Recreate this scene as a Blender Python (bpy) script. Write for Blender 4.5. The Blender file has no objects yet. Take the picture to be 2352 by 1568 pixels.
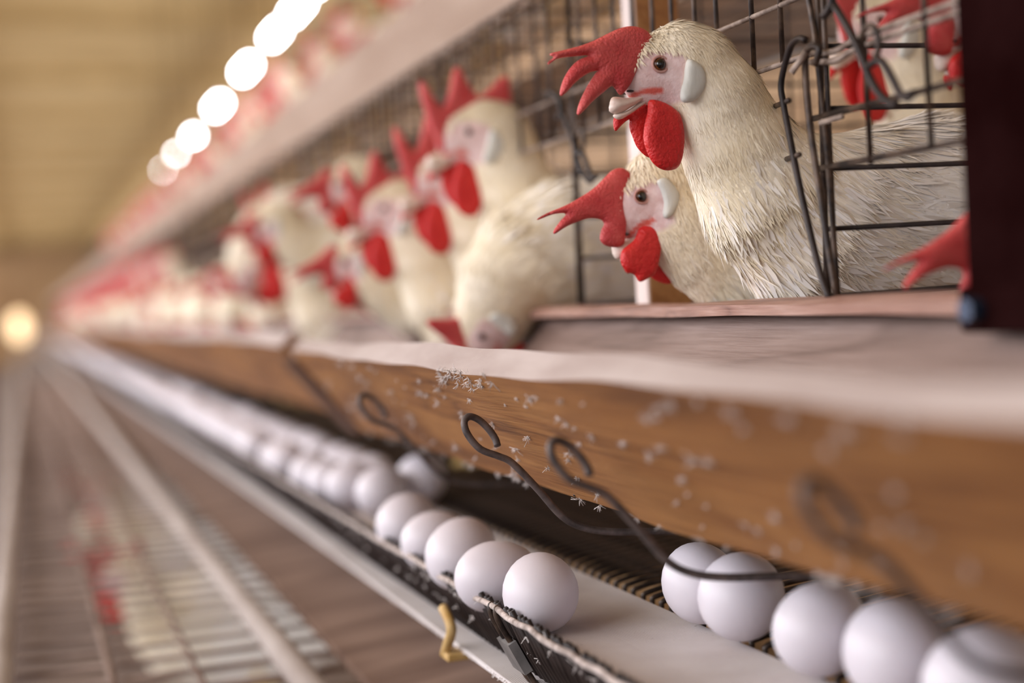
import bpy, bmesh, math, random
import numpy as np
from mathutils import Vector, Matrix, Euler
from mathutils.geometry import delaunay_2d_cdt

random.seed(7)
RNG = np.random.default_rng(11)
scene = bpy.context.scene
COL = scene.collection

# ------------------------------------------------------------------ camera
ZC = 1.05                       # camera height above the barn floor
F = 2352 * 50 / 36.0            # focal length in photo pixels


def _d(px, py):
    return np.array([(px - 1176) / F, -(py - 784) / F, -1.0])


_vp, _sl = (50, 745), -0.055    # vanishing point of the cage row, tilt of the horizon
_Y = _d(*_vp); _Y /= np.linalg.norm(_Y)
_a = _d(*_vp); _b = np.array([1 / F, -_sl / F, 0])
_X = _a - (_a @ _Y) / (_b @ _Y) * _b; _X /= np.linalg.norm(_X)
M = np.stack([_X, _Y, np.cross(_X, _Y)])


def ray(px, py):
    return M @ _d(px, py)


def onX(px, py, x):
    r = ray(px, py); r = r * (x / r[0]); return (r[0], r[1], r[2])


def onY(px, py, y):
    r = ray(px, py); r = r * (y / r[1]); return (r[0], r[1], r[2])


def onZ(px, py, z):
    r = ray(px, py); r = r * (z / r[2]); return (r[0], r[1], r[2])


cam_data = bpy.data.cameras.new('camera')
cam = bpy.data.objects.new('camera', cam_data)
COL.objects.link(cam)
m4 = Matrix([list(M[0]) + [0], list(M[1]) + [0], list(M[2]) + [ZC], [0, 0, 0, 1]])
cam.matrix_world = m4
cam_data.sensor_width = 36
cam_data.lens = 50
cam_data.clip_start = 0.01
cam_data.clip_end = 200
cam_data.dof.use_dof = True
cam_data.dof.focus_distance = 0.838
cam_data.dof.aperture_fstop = 2.4
scene.camera = cam

# ------------------------------------------------------------------ world, light, exposure
w = bpy.data.worlds.new('world'); scene.world = w
w.use_nodes = True
bg = w.node_tree.nodes['Background']
bg.inputs[0].default_value = (0.93, 0.95, 1.0, 1)
bg.inputs[1].default_value = 0.6

scene.view_settings.view_transform = 'Standard'
scene.view_settings.look = 'None'
scene.view_settings.gamma = 1.0
scene.view_settings.use_curve_mapping = False
scene.view_settings.exposure = 0.12


def area(name, loc, target, sx, sy, power, color):
    l = bpy.data.lights.new(name, 'AREA'); l.shape = 'RECTANGLE'
    l.size = sx; l.size_y = sy; l.energy = power; l.color = color
    o = bpy.data.objects.new(name, l); COL.objects.link(o)
    o.location = loc
    o.rotation_euler = (Vector(target) - Vector(loc)).to_track_quat('-Z', 'Y').to_euler()
    return o


# daylight through the open curtain sides of the barn
area('side_daylight_left', (-3.0, 18.6, ZC + 1.15), (0.3, 18.6, ZC + 0.30), 40, 1.9, 1420, (0.95, 0.95, 1.0))
area('side_daylight_right', (4.6, 16.0, ZC + 1.1), (0.9, 16.0, ZC + 0.5), 40, 1.9, 1000, (1.0, 0.96, 0.90))


# ------------------------------------------------------------------ materials
def newmat(name):
    m = bpy.data.materials.new(name); m.use_nodes = True
    nt = m.node_tree
    return m, nt, nt.nodes['Principled BSDF']


def N(nt, t, **kw):
    n = nt.nodes.new(t)
    for k, v in kw.items():
        setattr(n, k, v)
    return n


def coords(nt, scale=(1, 1, 1), kind='Object'):
    tc = N(nt, 'ShaderNodeTexCoord'); mp = N(nt, 'ShaderNodeMapping')
    mp.inputs['Scale'].default_value = scale
    nt.links.new(tc.outputs[kind], mp.inputs[0])
    return mp.outputs[0]


def ramp(nt, fac, stops):
    r = N(nt, 'ShaderNodeValToRGB')
    els = r.color_ramp.elements
    while len(els) < len(stops):
        els.new(0.5)
    for e, (p, c) in zip(els, stops):
        e.position = p; e.color = (*c, 1)
    nt.links.new(fac, r.inputs[0])
    return r.outputs[0]


def noise(nt, vec, scale, detail=4, rough=0.55, dist=0.0):
    n = N(nt, 'ShaderNodeTexNoise')
    n.inputs['Scale'].default_value = scale; n.inputs['Detail'].default_value = detail
    n.inputs['Roughness'].default_value = rough; n.inputs['Distortion'].default_value = dist
    nt.links.new(vec, n.inputs['Vector'])
    return n.outputs['Fac']


def bump(nt, bsdf, h, strength, dist):
    b = N(nt, 'ShaderNodeBump')
    b.inputs['Strength'].default_value = strength; b.inputs['Distance'].default_value = dist
    nt.links.new(h, b.inputs['Height']); nt.links.new(b.outputs[0], bsdf.inputs['Normal'])


def mix(nt, fac, a, b, kind='MIX'):
    n = N(nt, 'ShaderNodeMix', data_type='RGBA', blend_type=kind)
    for sock, v in ((n.inputs['Factor'], fac), (n.inputs[6], a), (n.inputs[7], b)):
        if hasattr(v, 'is_output'):
            nt.links.new(v, sock)
        elif isinstance(v, (int, float)):
            sock.default_value = v
        else:
            sock.default_value = (*v, 1)
    return n.outputs[2]


def simple(name, c1, c2, scale, rough=0.6, metal=0.0, bmp=0.0, bdist=0.001, vscale=(1, 1, 1), spec=0.5, lo=0.35, hi=0.65):
    m, nt, b = newmat(name)
    v = coords(nt, vscale)
    f = noise(nt, v, scale, 5)
    nt.links.new(ramp(nt, f, [(lo, c1), (hi, c2)]), b.inputs['Base Color'])
    b.inputs['Roughness'].default_value = rough; b.inputs['Metallic'].default_value = metal
    b.inputs['Specular IOR Level'].default_value = spec
    if bmp:
        bump(nt, b, noise(nt, v, scale * 2.5, 6), bmp, bdist)
    return m


def wood(name, dark, mid, light, grain=1.0, rough=0.6, knots=True, stain=None):
    m, nt, b = newmat(name)
    v = coords(nt, (9 * grain, 0.9 * grain, 9 * grain))
    big = noise(nt, v, 1.6, 3, 0.5, 0.8)
    wv = N(nt, 'ShaderNodeMath', operation='MULTIPLY'); nt.links.new(big, wv.inputs[0]); wv.inputs[1].default_value = 9.0
    fr = N(nt, 'ShaderNodeMath', operation='PINGPONG'); nt.links.new(wv.outputs[0], fr.inputs[0]); fr.inputs[1].default_value = 1.0
    ringc = ramp(nt, fr.outputs[0], [(0.0, dark), (0.3, mid), (1.0, light)])
    fine = noise(nt, coords(nt, (110 * grain, 3.5 * grain, 110 * grain)), 3.0, 6, 0.7)
    c = mix(nt, 0.5, ringc, ramp(nt, fine, [(0.3, dark), (0.7, light)]))
    blot = noise(nt, coords(nt, (5, 2.5, 5)), 1.7, 3)
    c = mix(nt, ramp(nt, blot, [(0.45, (0, 0, 0)), (0.75, (0.6, 0.6, 0.6))]), c, stain or dark)
    nt.links.new(c, b.inputs['Base Color'])
    b.inputs['Roughness'].default_value = rough
    b.inputs['Specular IOR Level'].default_value = 0.3
    bump(nt, b, fine, 0.7, 0.0012)
    return m


MT = {}
MT['pine'] = wood('golden_pine_wood', (0.10, 0.030, 0.008), (0.285, 0.108, 0.029), (0.42, 0.19, 0.058), 1.3)
MT['dusty_edge'] = simple('dusty_pale_wood_edge', (0.34, 0.265, 0.245), (0.46, 0.385, 0.365), 30, 0.85, bmp=0.3, bdist=0.001, vscale=(1, 0.25, 1))
MT['grey_wood'] = wood('worn_grey_wood', (0.12, 0.072, 0.056), (0.23, 0.153, 0.128), (0.32, 0.23, 0.20), 1.4, 0.55)
MT['red_wood'] = wood('glossy_red_brown_wood', (0.16, 0.065, 0.045), (0.36, 0.18, 0.13), (0.52, 0.33, 0.27), 2.5, 0.38)
MT['post_wood'] = wood('orange_brown_wood', (0.20, 0.075, 0.022), (0.36, 0.155, 0.05), (0.44, 0.22, 0.085), 1.0)
MT['pale_paint'] = simple('pale_pinkish_paint', (0.62, 0.50, 0.47), (0.74, 0.63, 0.60), 20, 0.8)
MT['plank'] = wood('brown_back_plank', (0.22, 0.11, 0.045), (0.38, 0.215, 0.10), (0.50, 0.32, 0.17), 0.7)
MT['upper_board'] = wood('pale_brown_board', (0.40, 0.27, 0.20), (0.52, 0.38, 0.30), (0.62, 0.48, 0.39), 0.6)
MT['wire'] = simple('brown_rusted_wire', (0.022, 0.014, 0.012), (0.15, 0.095, 0.065), 60, 0.5, 0.25, 0.4, 0.0006, spec=0.35, lo=0.42, hi=0.75)
MT['wire_dark'] = simple('dark_steel_wire', (0.012, 0.008, 0.008), (0.040, 0.027, 0.024), 50, 0.5, 0.2, 0.3, 0.0004, spec=0.3)
MT['wire_dusty'] = simple('dusty_brown_wire', (0.13, 0.085, 0.065), (0.40, 0.31, 0.26), 80, 0.65, 0.15, 0.5, 0.0006)
MT['hook'] = simple('grey_brown_hook_wire', (0.045, 0.036, 0.036), (0.17, 0.13, 0.12), 90, 0.6, 0.3, 0.5, 0.0005)
MT['post'] = simple('dark_maroon_steel', (0.008, 0.002, 0.002), (0.016, 0.005, 0.005), 15, 0.95, 0.0, spec=0.0)
MT['zinc'] = simple('dull_zinc', (0.20, 0.19, 0.19), (0.38, 0.36, 0.36), 40, 0.5, 0.6)
MT['bolt'] = simple('blue_black_bolt', (0.02, 0.03, 0.06), (0.06, 0.08, 0.13), 40, 0.4, 0.5)
MT['lint'] = simple('grey_white_lint', (0.55, 0.48, 0.45), (0.80, 0.74, 0.72), 200, 0.9)
MT['cord'] = simple('lint_covered_wire', (0.24, 0.19, 0.17), (0.58, 0.49, 0.46), 160, 0.9, 0, 0.8, 0.001)
MT['yellow'] = simple('ochre_bracket', (0.42, 0.24, 0.06), (0.58, 0.40, 0.18), 30, 0.6)
MT['rail'] = simple('pale_dusty_rail', (0.40, 0.33, 0.30), (0.54, 0.47, 0.44), 8, 0.7)
MT['slat'] = simple('dusty_cage_wire', (0.15, 0.09, 0.07), (0.32, 0.23, 0.19), 14, 0.7)
MT['ceiling'] = simple('tan_thatch_ceiling', (0.56, 0.38, 0.15), (0.78, 0.58, 0.28), 2.2, 0.9, vscale=(0.4, 1.6, 1))
MT['beam'] = simple('brown_roof_beam', (0.40, 0.27, 0.11), (0.54, 0.38, 0.17), 4, 0.8)
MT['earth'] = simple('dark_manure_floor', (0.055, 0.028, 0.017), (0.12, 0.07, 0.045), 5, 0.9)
MT['drop'] = simple('dirty_brown_board', (0.11, 0.055, 0.035), (0.24, 0.15, 0.11), 9, 0.85, vscale=(0.5, 3, 1))
MT['endwall'] = simple('brown_end_wall', (0.30, 0.17, 0.08), (0.40, 0.25, 0.13), 1.5, 0.9)


def belt_mat():
    m, nt, b = newmat('woven_white_belt')
    v = coords(nt)
    f = noise(nt, v, 18, 5)
    c = ramp(nt, f, [(0.3, (0.52, 0.46, 0.45)), (0.7, (0.66, 0.61, 0.61))])
    sp = noise(nt, v, 260, 2)
    c = mix(nt, ramp(nt, sp, [(0.70, (0, 0, 0)), (0.76, (0.55, 0.55, 0.55))]), c, (0.25, 0.19, 0.17))
    nt.links.new(c, b.inputs['Base Color'])
    b.inputs['Roughness'].default_value = 0.85
    w1 = N(nt, 'ShaderNodeTexWave', bands_direction='Y'); w1.inputs['Scale'].default_value = 230
    w1.inputs['Distortion'].default_value = 1.0; w1.inputs['Detail Scale'].default_value = 3
    w2 = N(nt, 'ShaderNodeTexWave', bands_direction='X'); w2.inputs['Scale'].default_value = 230
    nt.links.new(v, w1.inputs[0]); nt.links.new(v, w2.inputs[0])
    ad = N(nt, 'ShaderNodeMath', operation='ADD'); nt.links.new(w1.outputs['Fac'], ad.inputs[0]); nt.links.new(w2.outputs['Fac'], ad.inputs[1])
    bump(nt, b, ad.outputs[0], 0.3, 0.0005)
    return m


MT['belt'] = belt_mat()
MT['tray_wire'] = simple('brown_dusty_tray_wire', (0.018, 0.013, 0.012), (0.10, 0.07, 0.055), 70, 0.4, 0.4, 0.4, 0.0005)
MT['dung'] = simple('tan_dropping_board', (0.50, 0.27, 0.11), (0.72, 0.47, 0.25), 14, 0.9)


def egg_mat():
    m, nt, b = newmat('white_eggshell')
    v = coords(nt)
    f = noise(nt, v, 25, 3)
    c = ramp(nt, f, [(0.3, (0.59, 0.545, 0.595)), (0.7, (0.645, 0.60, 0.65))])
    sp = noise(nt, v, 170, 1)
    c = mix(nt, ramp(nt, sp, [(0.80, (0, 0, 0)), (0.83, (0.5, 0.5, 0.5))]), c, (0.45, 0.25, 0.2))
    nt.links.new(c, b.inputs['Base Color'])
    b.inputs['Roughness'].default_value = 0.42
    b.inputs['Specular IOR Level'].default_value = 0.35
    b.inputs['Subsurface Weight'].default_value = 0.15
    b.inputs['Subsurface Radius'].default_value = (0.006, 0.004, 0.004)
    bump(nt, b, noise(nt, v, 700, 2), 0.12, 0.0003)
    return m


MT['egg'] = egg_mat()


def flesh(name, dark, light, sss=0.25, rough=0.45, bs=420):
    m, nt, b = newmat(name)
    v = coords(nt)
    f = noise(nt, v, 55, 5)
    c = ramp(nt, f, [(0.3, dark), (0.72, light)])
    nt.links.new(c, b.inputs['Base Color'])
    b.inputs['Roughness'].default_value = rough
    b.inputs['Subsurface Weight'].default_value = sss
    b.inputs['Subsurface Radius'].default_value = (0.006, 0.0012, 0.001)
    b.inputs['Specular IOR Level'].default_value = 0.4
    bump(nt, b, noise(nt, v, bs, 3), 1.0, 0.0013)
    return m


MT['comb'] = flesh('rosy_red_comb', (0.54, 0.045, 0.052), (0.70, 0.13, 0.12), bs=620)
MT['wattle'] = flesh('scarlet_wattle', (0.56, 0.012, 0.014), (0.70, 0.035, 0.03))
MT['lobe'] = simple('white_earlobe', (0.60, 0.60, 0.56), (0.76, 0.75, 0.70), 80, 0.6, bmp=0.5, bdist=0.0008, vscale=(1, 1, 0.4))
MT['beak'] = simple('ivory_beak', (0.70, 0.52, 0.44), (0.84, 0.72, 0.64), 60, 0.35)
MT['iris'] = simple('amber_brown_eye', (0.07, 0.018, 0.006), (0.20, 0.06, 0.015), 400, 0.08, spec=0.6)
MT['pupil'] = simple('black_pupil', (0.002, 0.002, 0.002), (0.005, 0.004, 0.004), 10, 0.04, spec=0.7)
MT['lid'] = simple('pink_eyelid', (0.45, 0.20, 0.17), (0.62, 0.36, 0.32), 150, 0.5, bmp=0.4, bdist=0.0004)
MT['leg'] = simple('yellow_leg', (0.55, 0.36, 0.10), (0.65, 0.46, 0.18), 60, 0.5)


def feather_mat(name, blade=False):
    m, nt, b = newmat(name)
    v = coords(nt)
    at = N(nt, 'ShaderNodeAttribute', attribute_name='tint')
    sep = N(nt, 'ShaderNodeSeparateColor'); nt.links.new(at.outputs['Color'], sep.inputs[0])
    f = noise(nt, v, 22, 4)
    base = ramp(nt, f, [(0.3, (0.85, 0.72, 0.50)), (0.7, (0.92, 0.83, 0.68))])
    white = (0.93, 0.89, 0.87)
    c = mix(nt, sep.outputs[1], base, white)
    if not blade:
        st = noise(nt, v, 16, 3, 0.5, 0.6)
        c = mix(nt, ramp(nt, st, [(0.66, (0, 0, 0)), (0.78, (0.35, 0.35, 0.35))]), c, (0.50, 0.33, 0.14))
        skin = ramp(nt, noise(nt, v, 130, 4), [(0.3, (0.68, 0.45, 0.43)), (0.7, (0.82, 0.65, 0.64))])
        c = mix(nt, sep.outputs[0], c, skin)
        c = mix(nt, sep.outputs[2], c, (0.68, 0.13, 0.10))
        bump(nt, b, noise(nt, v, 170, 6, 0.65), 0.5, 0.002)
    nt.links.new(c, b.inputs['Base Color'])
    b.inputs['Roughness'].default_value = 0.75
    b.inputs['Specular IOR Level'].default_value = 0.2
    b.inputs['Sheen Weight'].default_value = 0.15
    if not blade:
        b.inputs['Subsurface Weight'].default_value = 0.1
        b.inputs['Subsurface Radius'].default_value = (0.006, 0.004, 0.003)
    return m


MT['feather'] = feather_mat('cream_white_feathers')
MT['blade'] = feather_mat('cream_feather_blades', True)


def glow(name, color, strength):
    m, nt, b = newmat(name)
    b.inputs['Base Color'].default_value = (*color, 1)
    b.inputs['Emission Color'].default_value = (*color, 1)
    b.inputs['Emission Strength'].default_value = strength
    return m


MT['lamp'] = glow('cool_white_lamp', (0.97, 0.98, 1.0), 45)
MT['warm_lamp'] = glow('warm_lamp', (1.0, 0.72, 0.42), 2.2)


# ------------------------------------------------------------------ mesh helpers
def V(p):
    return (p[0], p[1], p[2] + ZC)


def link(name, me, mat, parent=None):
    o = bpy.data.objects.new(name, me)
    COL.objects.link(o)
    if mat is not None and len(me.materials) == 0:
        me.materials.append(mat)
    if parent is not None:
        o.parent = parent
    return o


def tag(o, label=None, cat=None, group=None, kind=None):
    if label: o['label'] = label
    if cat: o['category'] = cat
    if group: o['group'] = group
    if kind: o['kind'] = kind
    return o


def thing(name, loc, label, cat, group=None, kind=None):
    o = bpy.data.objects.new(name, None); COL.objects.link(o)
    o.empty_display_size = 0.02
    o.location = V(loc)
    return tag(o, label, cat, group, kind)


def mesh(name, verts, faces, smooth=True):
    me = bpy.data.meshes.new(name)
    me.from_pydata([tuple(v) for v in verts], [], [tuple(f) for f in faces])
    if smooth:
        me.polygons.foreach_set('use_smooth', [True] * len(me.polygons))
    me.update()
    return me


def catmull(pts, n=6):
    P = [np.array(p, float) for p in pts]
    if len(P) < 3 or n <= 1:
        return P
    P = [2 * P[0] - P[1]] + P + [2 * P[-1] - P[-2]]
    out = []
    for i in range(1, len(P) - 2):
        for k in range(n):
            t = k / n
            out.append(0.5 * (2 * P[i] + (P[i + 1] - P[i - 1]) * t + (2 * P[i - 1] - 5 * P[i] + 4 * P[i + 1] - P[i + 2]) * t * t
                              + (3 * P[i] - P[i - 1] - 3 * P[i + 1] + P[i + 2]) * t ** 3))
    out.append(P[-2])
    return out


def tube_data(pts, r, sides=8, off=0):
    P = [np.array(p, float) for p in pts]
    n = len(P)
    rs = r if hasattr(r, '__len__') else [r] * n
    verts, faces = [], []
    ref = None
    for i in range(n):
        t = P[min(i + 1, n - 1)] - P[max(i - 1, 0)]
        t /= np.linalg.norm(t) + 1e-12
        if ref is None:
            ref = np.array([0, 0, 1.0]) if abs(t[2]) < 0.9 else np.array([1.0, 0, 0])
        a = ref - t * (ref @ t); a /= np.linalg.norm(a) + 1e-12
        ref = a
        b = np.cross(t, a)
        for k in range(sides):
            an = 2 * math.pi * k / sides
            verts.append(P[i] + rs[i] * (math.cos(an) * a + math.sin(an) * b))
    for i in range(n - 1):
        for k in range(sides):
            k2 = (k + 1) % sides
            faces.append((off + i * sides + k, off + i * sides + k2, off + (i + 1) * sides + k2, off + (i + 1) * sides + k))
    faces.append(tuple(off + k for k in reversed(range(sides))))
    faces.append(tuple(off + (n - 1) * sides + k for k in range(sides)))
    return verts, faces


def tube(name, pts, r, mat, parent=None, sides=8, smooth=0, origin=(0, 0, 0)):
    if smooth:
        pts = catmull(pts, smooth)
    o = np.array(origin, float)
    v, f = tube_data([np.array(p, float) - o for p in pts], r, sides)
    return link(name, mesh(name, v, f), mat, parent)


def multi_tube(name, paths, r, mat, parent=None, sides=6, origin=(0, 0, 0)):
    o = np.array(origin, float)
    vs, fs = [], []
    for p in paths:
        v, f = tube_data([np.array(q, float) - o for q in p], r, sides, len(vs))
        vs += v; fs += f
    return link(name, mesh(name, vs, fs), mat, parent)


def prism(name, section, y0, y1, mats, parent=None, origin=(0, 0, 0), top_idx=None, seg=1, wob=0.0, rnd=None):
    """closed (x,z) section swept along Y; section points are counter-clockwise seen from -Y."""
    n = len(section)
    vs, fs = [], []
    rnd = rnd or random.Random(3)
    ph = [rnd.uniform(0, 6) for _ in range(4)]
    for i in range(seg + 1):
        y = y0 + (y1 - y0) * i / seg
        for j, (x, z) in enumerate(section):
            dz = wob * (math.sin(y * 7 + ph[0] + j) * 0.5 + math.sin(y * 17 + ph[1] + 2 * j) * 0.35 + math.sin(y * 41 + ph[2]) * 0.2)
            vs.append((x - origin[0], y - origin[1], z + dz - origin[2]))
    for i in range(seg):
        for j in range(n):
            j2 = (j + 1) % n
            fs.append((i * n + j, i * n + j2, (i + 1) * n + j2, (i + 1) * n + j))
    fs.append(tuple(reversed(range(n))))
    fs.append(tuple(seg * n + j for j in range(n)))
    me = mesh(name, vs, fs, smooth=False)
    if not isinstance(mats, (list, tuple)):
        mats = [mats]
    for m in mats:
        me.materials.append(m)
    if top_idx is not None and len(mats) > 1:
        for i in range(seg):
            for j in range(n):
                if j in top_idx:
                    me.polygons[i * n + j].material_index = 1
    bm = bmesh.new(); bm.from_mesh(me)
    bmesh.ops.recalc_face_normals(bm, faces=bm.faces)
    bm.to_mesh(me); bm.free()
    return link(name, me, None, parent)


def box(name, lo, hi, mat, parent=None, origin=(0, 0, 0), bevel=0.0):
    bm = bmesh.new()
    bmesh.ops.create_cube(bm, size=1)
    for v in bm.verts:
        for a in range(3):
            v.co[a] = (lo[a] if v.co[a] < 0 else hi[a]) - origin[a]
    if bevel:
        bmesh.ops.bevel(bm, geom=bm.edges[:], offset=bevel, segments=2, affect='EDGES', profile=0.5)
    me = bpy.data.meshes.new(name); bm.to_mesh(me); bm.free()
    return link(name, me, mat, parent)


def poly_dist(poly, pts):
    """signed distance of pts (n,2) to polygon, positive inside."""
    poly = np.asarray(poly, float); pts = np.asarray(pts, float)
    a = poly; b = np.roll(poly, -1, 0)
    ab = b - a
    ap = pts[:, None, :] - a[None]
    t = np.clip((ap * ab[None]).sum(-1) / (np.maximum((ab ** 2).sum(-1), 1e-18))[None], 0, 1)
    d = np.linalg.norm(ap - t[..., None] * ab[None], axis=-1).min(1)
    x, y = pts[:, 0:1], pts[:, 1:2]
    cond = ((a[:, 1][None] > y) != (b[:, 1][None] > y))
    with np.errstate(divide='ignore', invalid='ignore'):
        xi = a[:, 0][None] + (y - a[:, 1][None]) * ab[:, 0][None] / np.where(ab[:, 1] == 0, 1e-18, ab[:, 1])[None]
    inside = ((cond & (x < xi)).sum(1) % 2) == 1
    return np.where(inside, d, -d)


def smooth_closed(poly, n=4):
    P = [np.array(p, float) for p in poly]
    L = len(P); out = []
    for i in range(L):
        p0, p1, p2, p3 = P[i - 1], P[i], P[(i + 1) % L], P[(i + 2) % L]
        for k in range(n):
            t = k / n
            out.append(0.5 * (2 * p1 + (p2 - p0) * t + (2 * p0 - 5 * p1 + 4 * p2 - p3) * t * t + (3 * p1 - p0 - 3 * p2 + p3) * t ** 3))
    return np.array(out)


def pillow(name, poly, T, R, h, y_mid, origin, mat, parent=None, flop=None):
    """fleshy lobe: smooth outline in the (x,z) plane, half thickness T, edge rounding R; flop(x,z)->dy."""
    out = smooth_closed(poly, 5)
    seg = np.linalg.norm(np.roll(out, -1, 0) - out, axis=1)
    keep = [out[0]]
    for p in out[1:]:
        if np.linalg.norm(p - keep[-1]) > h * 0.7:
            keep.append(p)
    B = np.array(keep)
    lo, hi = B.min(0), B.max(0)
    pts = []
    r = 0; y = lo[1]
    while y < hi[1]:
        xs = np.arange(lo[0] + (h / 2 if r % 2 else 0), hi[0], h)
        pts += [(x, y) for x in xs]; y += h * 0.866; r += 1
    pts = np.array(pts)
    inn = pts[poly_dist(B, pts) > 0.55 * h] if len(pts) else np.zeros((0, 2))
    allp = np.vstack([B, inn])
    nb = len(B)
    res = delaunay_2d_cdt([Vector(p) for p in allp], [], [list(range(nb))], 1, 1e-7)
    vv = np.array([tuple(v) for v in res[0]]); ff = [tuple(f) for f in res[2]]
    d = np.maximum(poly_dist(B, vv), 0)
    q = np.minimum(d / R, 1)
    th = T * np.sqrt(np.maximum(1 - (1 - q) ** 2, 0)) + 0.00035
    dy = np.array([flop(*p) for p in vv]) if flop else np.zeros(len(vv))
    n = len(vv)
    ox, oy, oz = origin
    verts = [(vv[i, 0] - ox, y_mid + dy[i] - th[i] - oy, vv[i, 1] - oz) for i in range(n)]
    verts += [(vv[i, 0] - ox, y_mid + dy[i] + th[i] - oy, vv[i, 1] - oz) for i in range(n)]
    faces = ff + [tuple(i + n for i in reversed(f)) for f in ff]
    ecount = {}
    for f in ff:
        for a_, b_ in zip(f, f[1:] + f[:1]):
            ecount[(a_, b_)] = 1
    for (a_, b_) in list(ecount):
        if (b_, a_) not in ecount:
            faces.append((b_, a_, a_ + n, b_ + n))
    me = mesh(name, verts, faces)
    bm = bmesh.new(); bm.from_mesh(me); bmesh.ops.recalc_face_normals(bm, faces=bm.faces); bm.to_mesh(me); bm.free()
    return link(name, me, mat, parent)


def surface_nets(Fv, org, h):
    nx, ny, nz = Fv.shape
    ins = Fv < 0
    c = np.zeros((nx - 1, ny - 1, nz - 1), np.int8)
    for dx in (0, 1):
        for dy in (0, 1):
            for dz in (0, 1):
                c += ins[dx:nx - 1 + dx, dy:ny - 1 + dy, dz:nz - 1 + dz]
    act = (c > 0) & (c < 8)
    I = np.argwhere(act)
    idx = -np.ones(act.shape, np.int64); idx[act] = np.arange(len(I))
    acc = np.zeros((len(I), 3)); cnt = np.zeros(len(I))
    cs = [(0, 0, 0), (1, 0, 0), (0, 1, 0), (1, 1, 0), (0, 0, 1), (1, 0, 1), (0, 1, 1), (1, 1, 1)]
    val = [Fv[I[:, 0] + a, I[:, 1] + b, I[:, 2] + d] for a, b, d in cs]
    for i in range(8):
        for j in range(i + 1, 8):
            df = np.array(cs[j]) - np.array(cs[i])
            if np.abs(df).sum() != 1: continue
            m = (val[i] < 0) != (val[j] < 0)
            t = val[i][m] / (val[i][m] - val[j][m])
            acc[m] += np.array(cs[i]) + t[:, None] * df; cnt[m] += 1
    verts = np.array(org) + h * (I + acc / cnt[:, None])
    faces = []
    for ax in range(3):
        o1, o2 = (ax + 1) % 3, (ax + 2) % 3
        sl0 = [slice(None)] * 3; sl1 = [slice(None)] * 3
        sl0[ax] = slice(0, -1); sl1[ax] = slice(1, None)
        a, b = ins[tuple(sl0)], ins[tuple(sl1)]
        E = np.argwhere(a != b)
        E = E[(E[:, o1] > 0) & (E[:, o2] > 0) & (E[:, o1] < Fv.shape[o1] - 1) & (E[:, o2] < Fv.shape[o2] - 1)]
        fl = a[E[:, 0], E[:, 1], E[:, 2]]
        def g(d1, d2):
            q = E.copy(); q[:, o1] -= d1; q[:, o2] -= d2
            return idx[q[:, 0], q[:, 1], q[:, 2]]
        Q = np.stack([g(1, 1), g(0, 1), g(0, 0), g(1, 0)], 1)
        Q[~fl] = Q[~fl][:, ::-1]
        faces.append(Q)
    return verts, np.vstack(faces)


def sdf_union(prims, pts_x, pts_y, pts_z):
    """prims: (p0(x,z), p1, r0, r1, ysc, blend[, y]) tapered capsules in the plane, flattened sideways by ysc."""
    X, Y, Z = np.meshgrid(pts_x, pts_y, pts_z, indexing='ij')
    D = None
    for pr in prims:
        p0, p1, r0, r1, ys, k = pr[:6]
        y0 = pr[6] if len(pr) > 6 else 0.0
        ax, az = p1[0] - p0[0], p1[1] - p0[1]
        L2 = ax * ax + az * az + 1e-12
        t = np.clip(((X - p0[0]) * ax + (Z - p0[1]) * az) / L2, 0, 1)
        dx, dz, dy = X - p0[0] - t * ax, Z - p0[1] - t * az, (Y - y0) / ys
        d = np.sqrt(dx * dx + dy * dy + dz * dz) - (r0 + (r1 - r0) * t)
        d = d * min(ys, 1.0)
        if D is None:
            D = d
        else:
            hh = np.clip(0.5 + 0.5 * (D - d) / k, 0, 1)
            D = D * (1 - hh) + d * hh - k * hh * (1 - hh)
    return D


# ------------------------------------------------------------------ barn shell
def struct(o):
    o['kind'] = 'structure'; return o


struct(box('floor', (-7, -4, -0.05), (7, 42, 0), MT['earth']))
ceil = struct(box('ceiling', (-7, -4, ZC + 2.1), (7, 42, ZC + 2.15), MT['ceiling']))
for i in range(16):
    y = 3 + i * 2.4
    box('ceiling_beam', (-7, y, ZC + 2.04), (7, y + 0.12, ZC + 2.11), MT['beam'], ceil)
for x in (-0.75, 1.9):
    box('ceiling_beam', (x, -4, ZC + 1.86), (x + 0.18, 42, ZC + 1.98), MT['beam'], ceil)
struct(box('wall_end', (-7, 40, 0), (7, 40.15, ZC + 2.1), MT['endwall']))

# ------------------------------------------------------------------ tiers of cages
XC = 0.42                      # cage front plane
Y_B0, PITCH = 0.683, 0.371     # first partition, cage width


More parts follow.
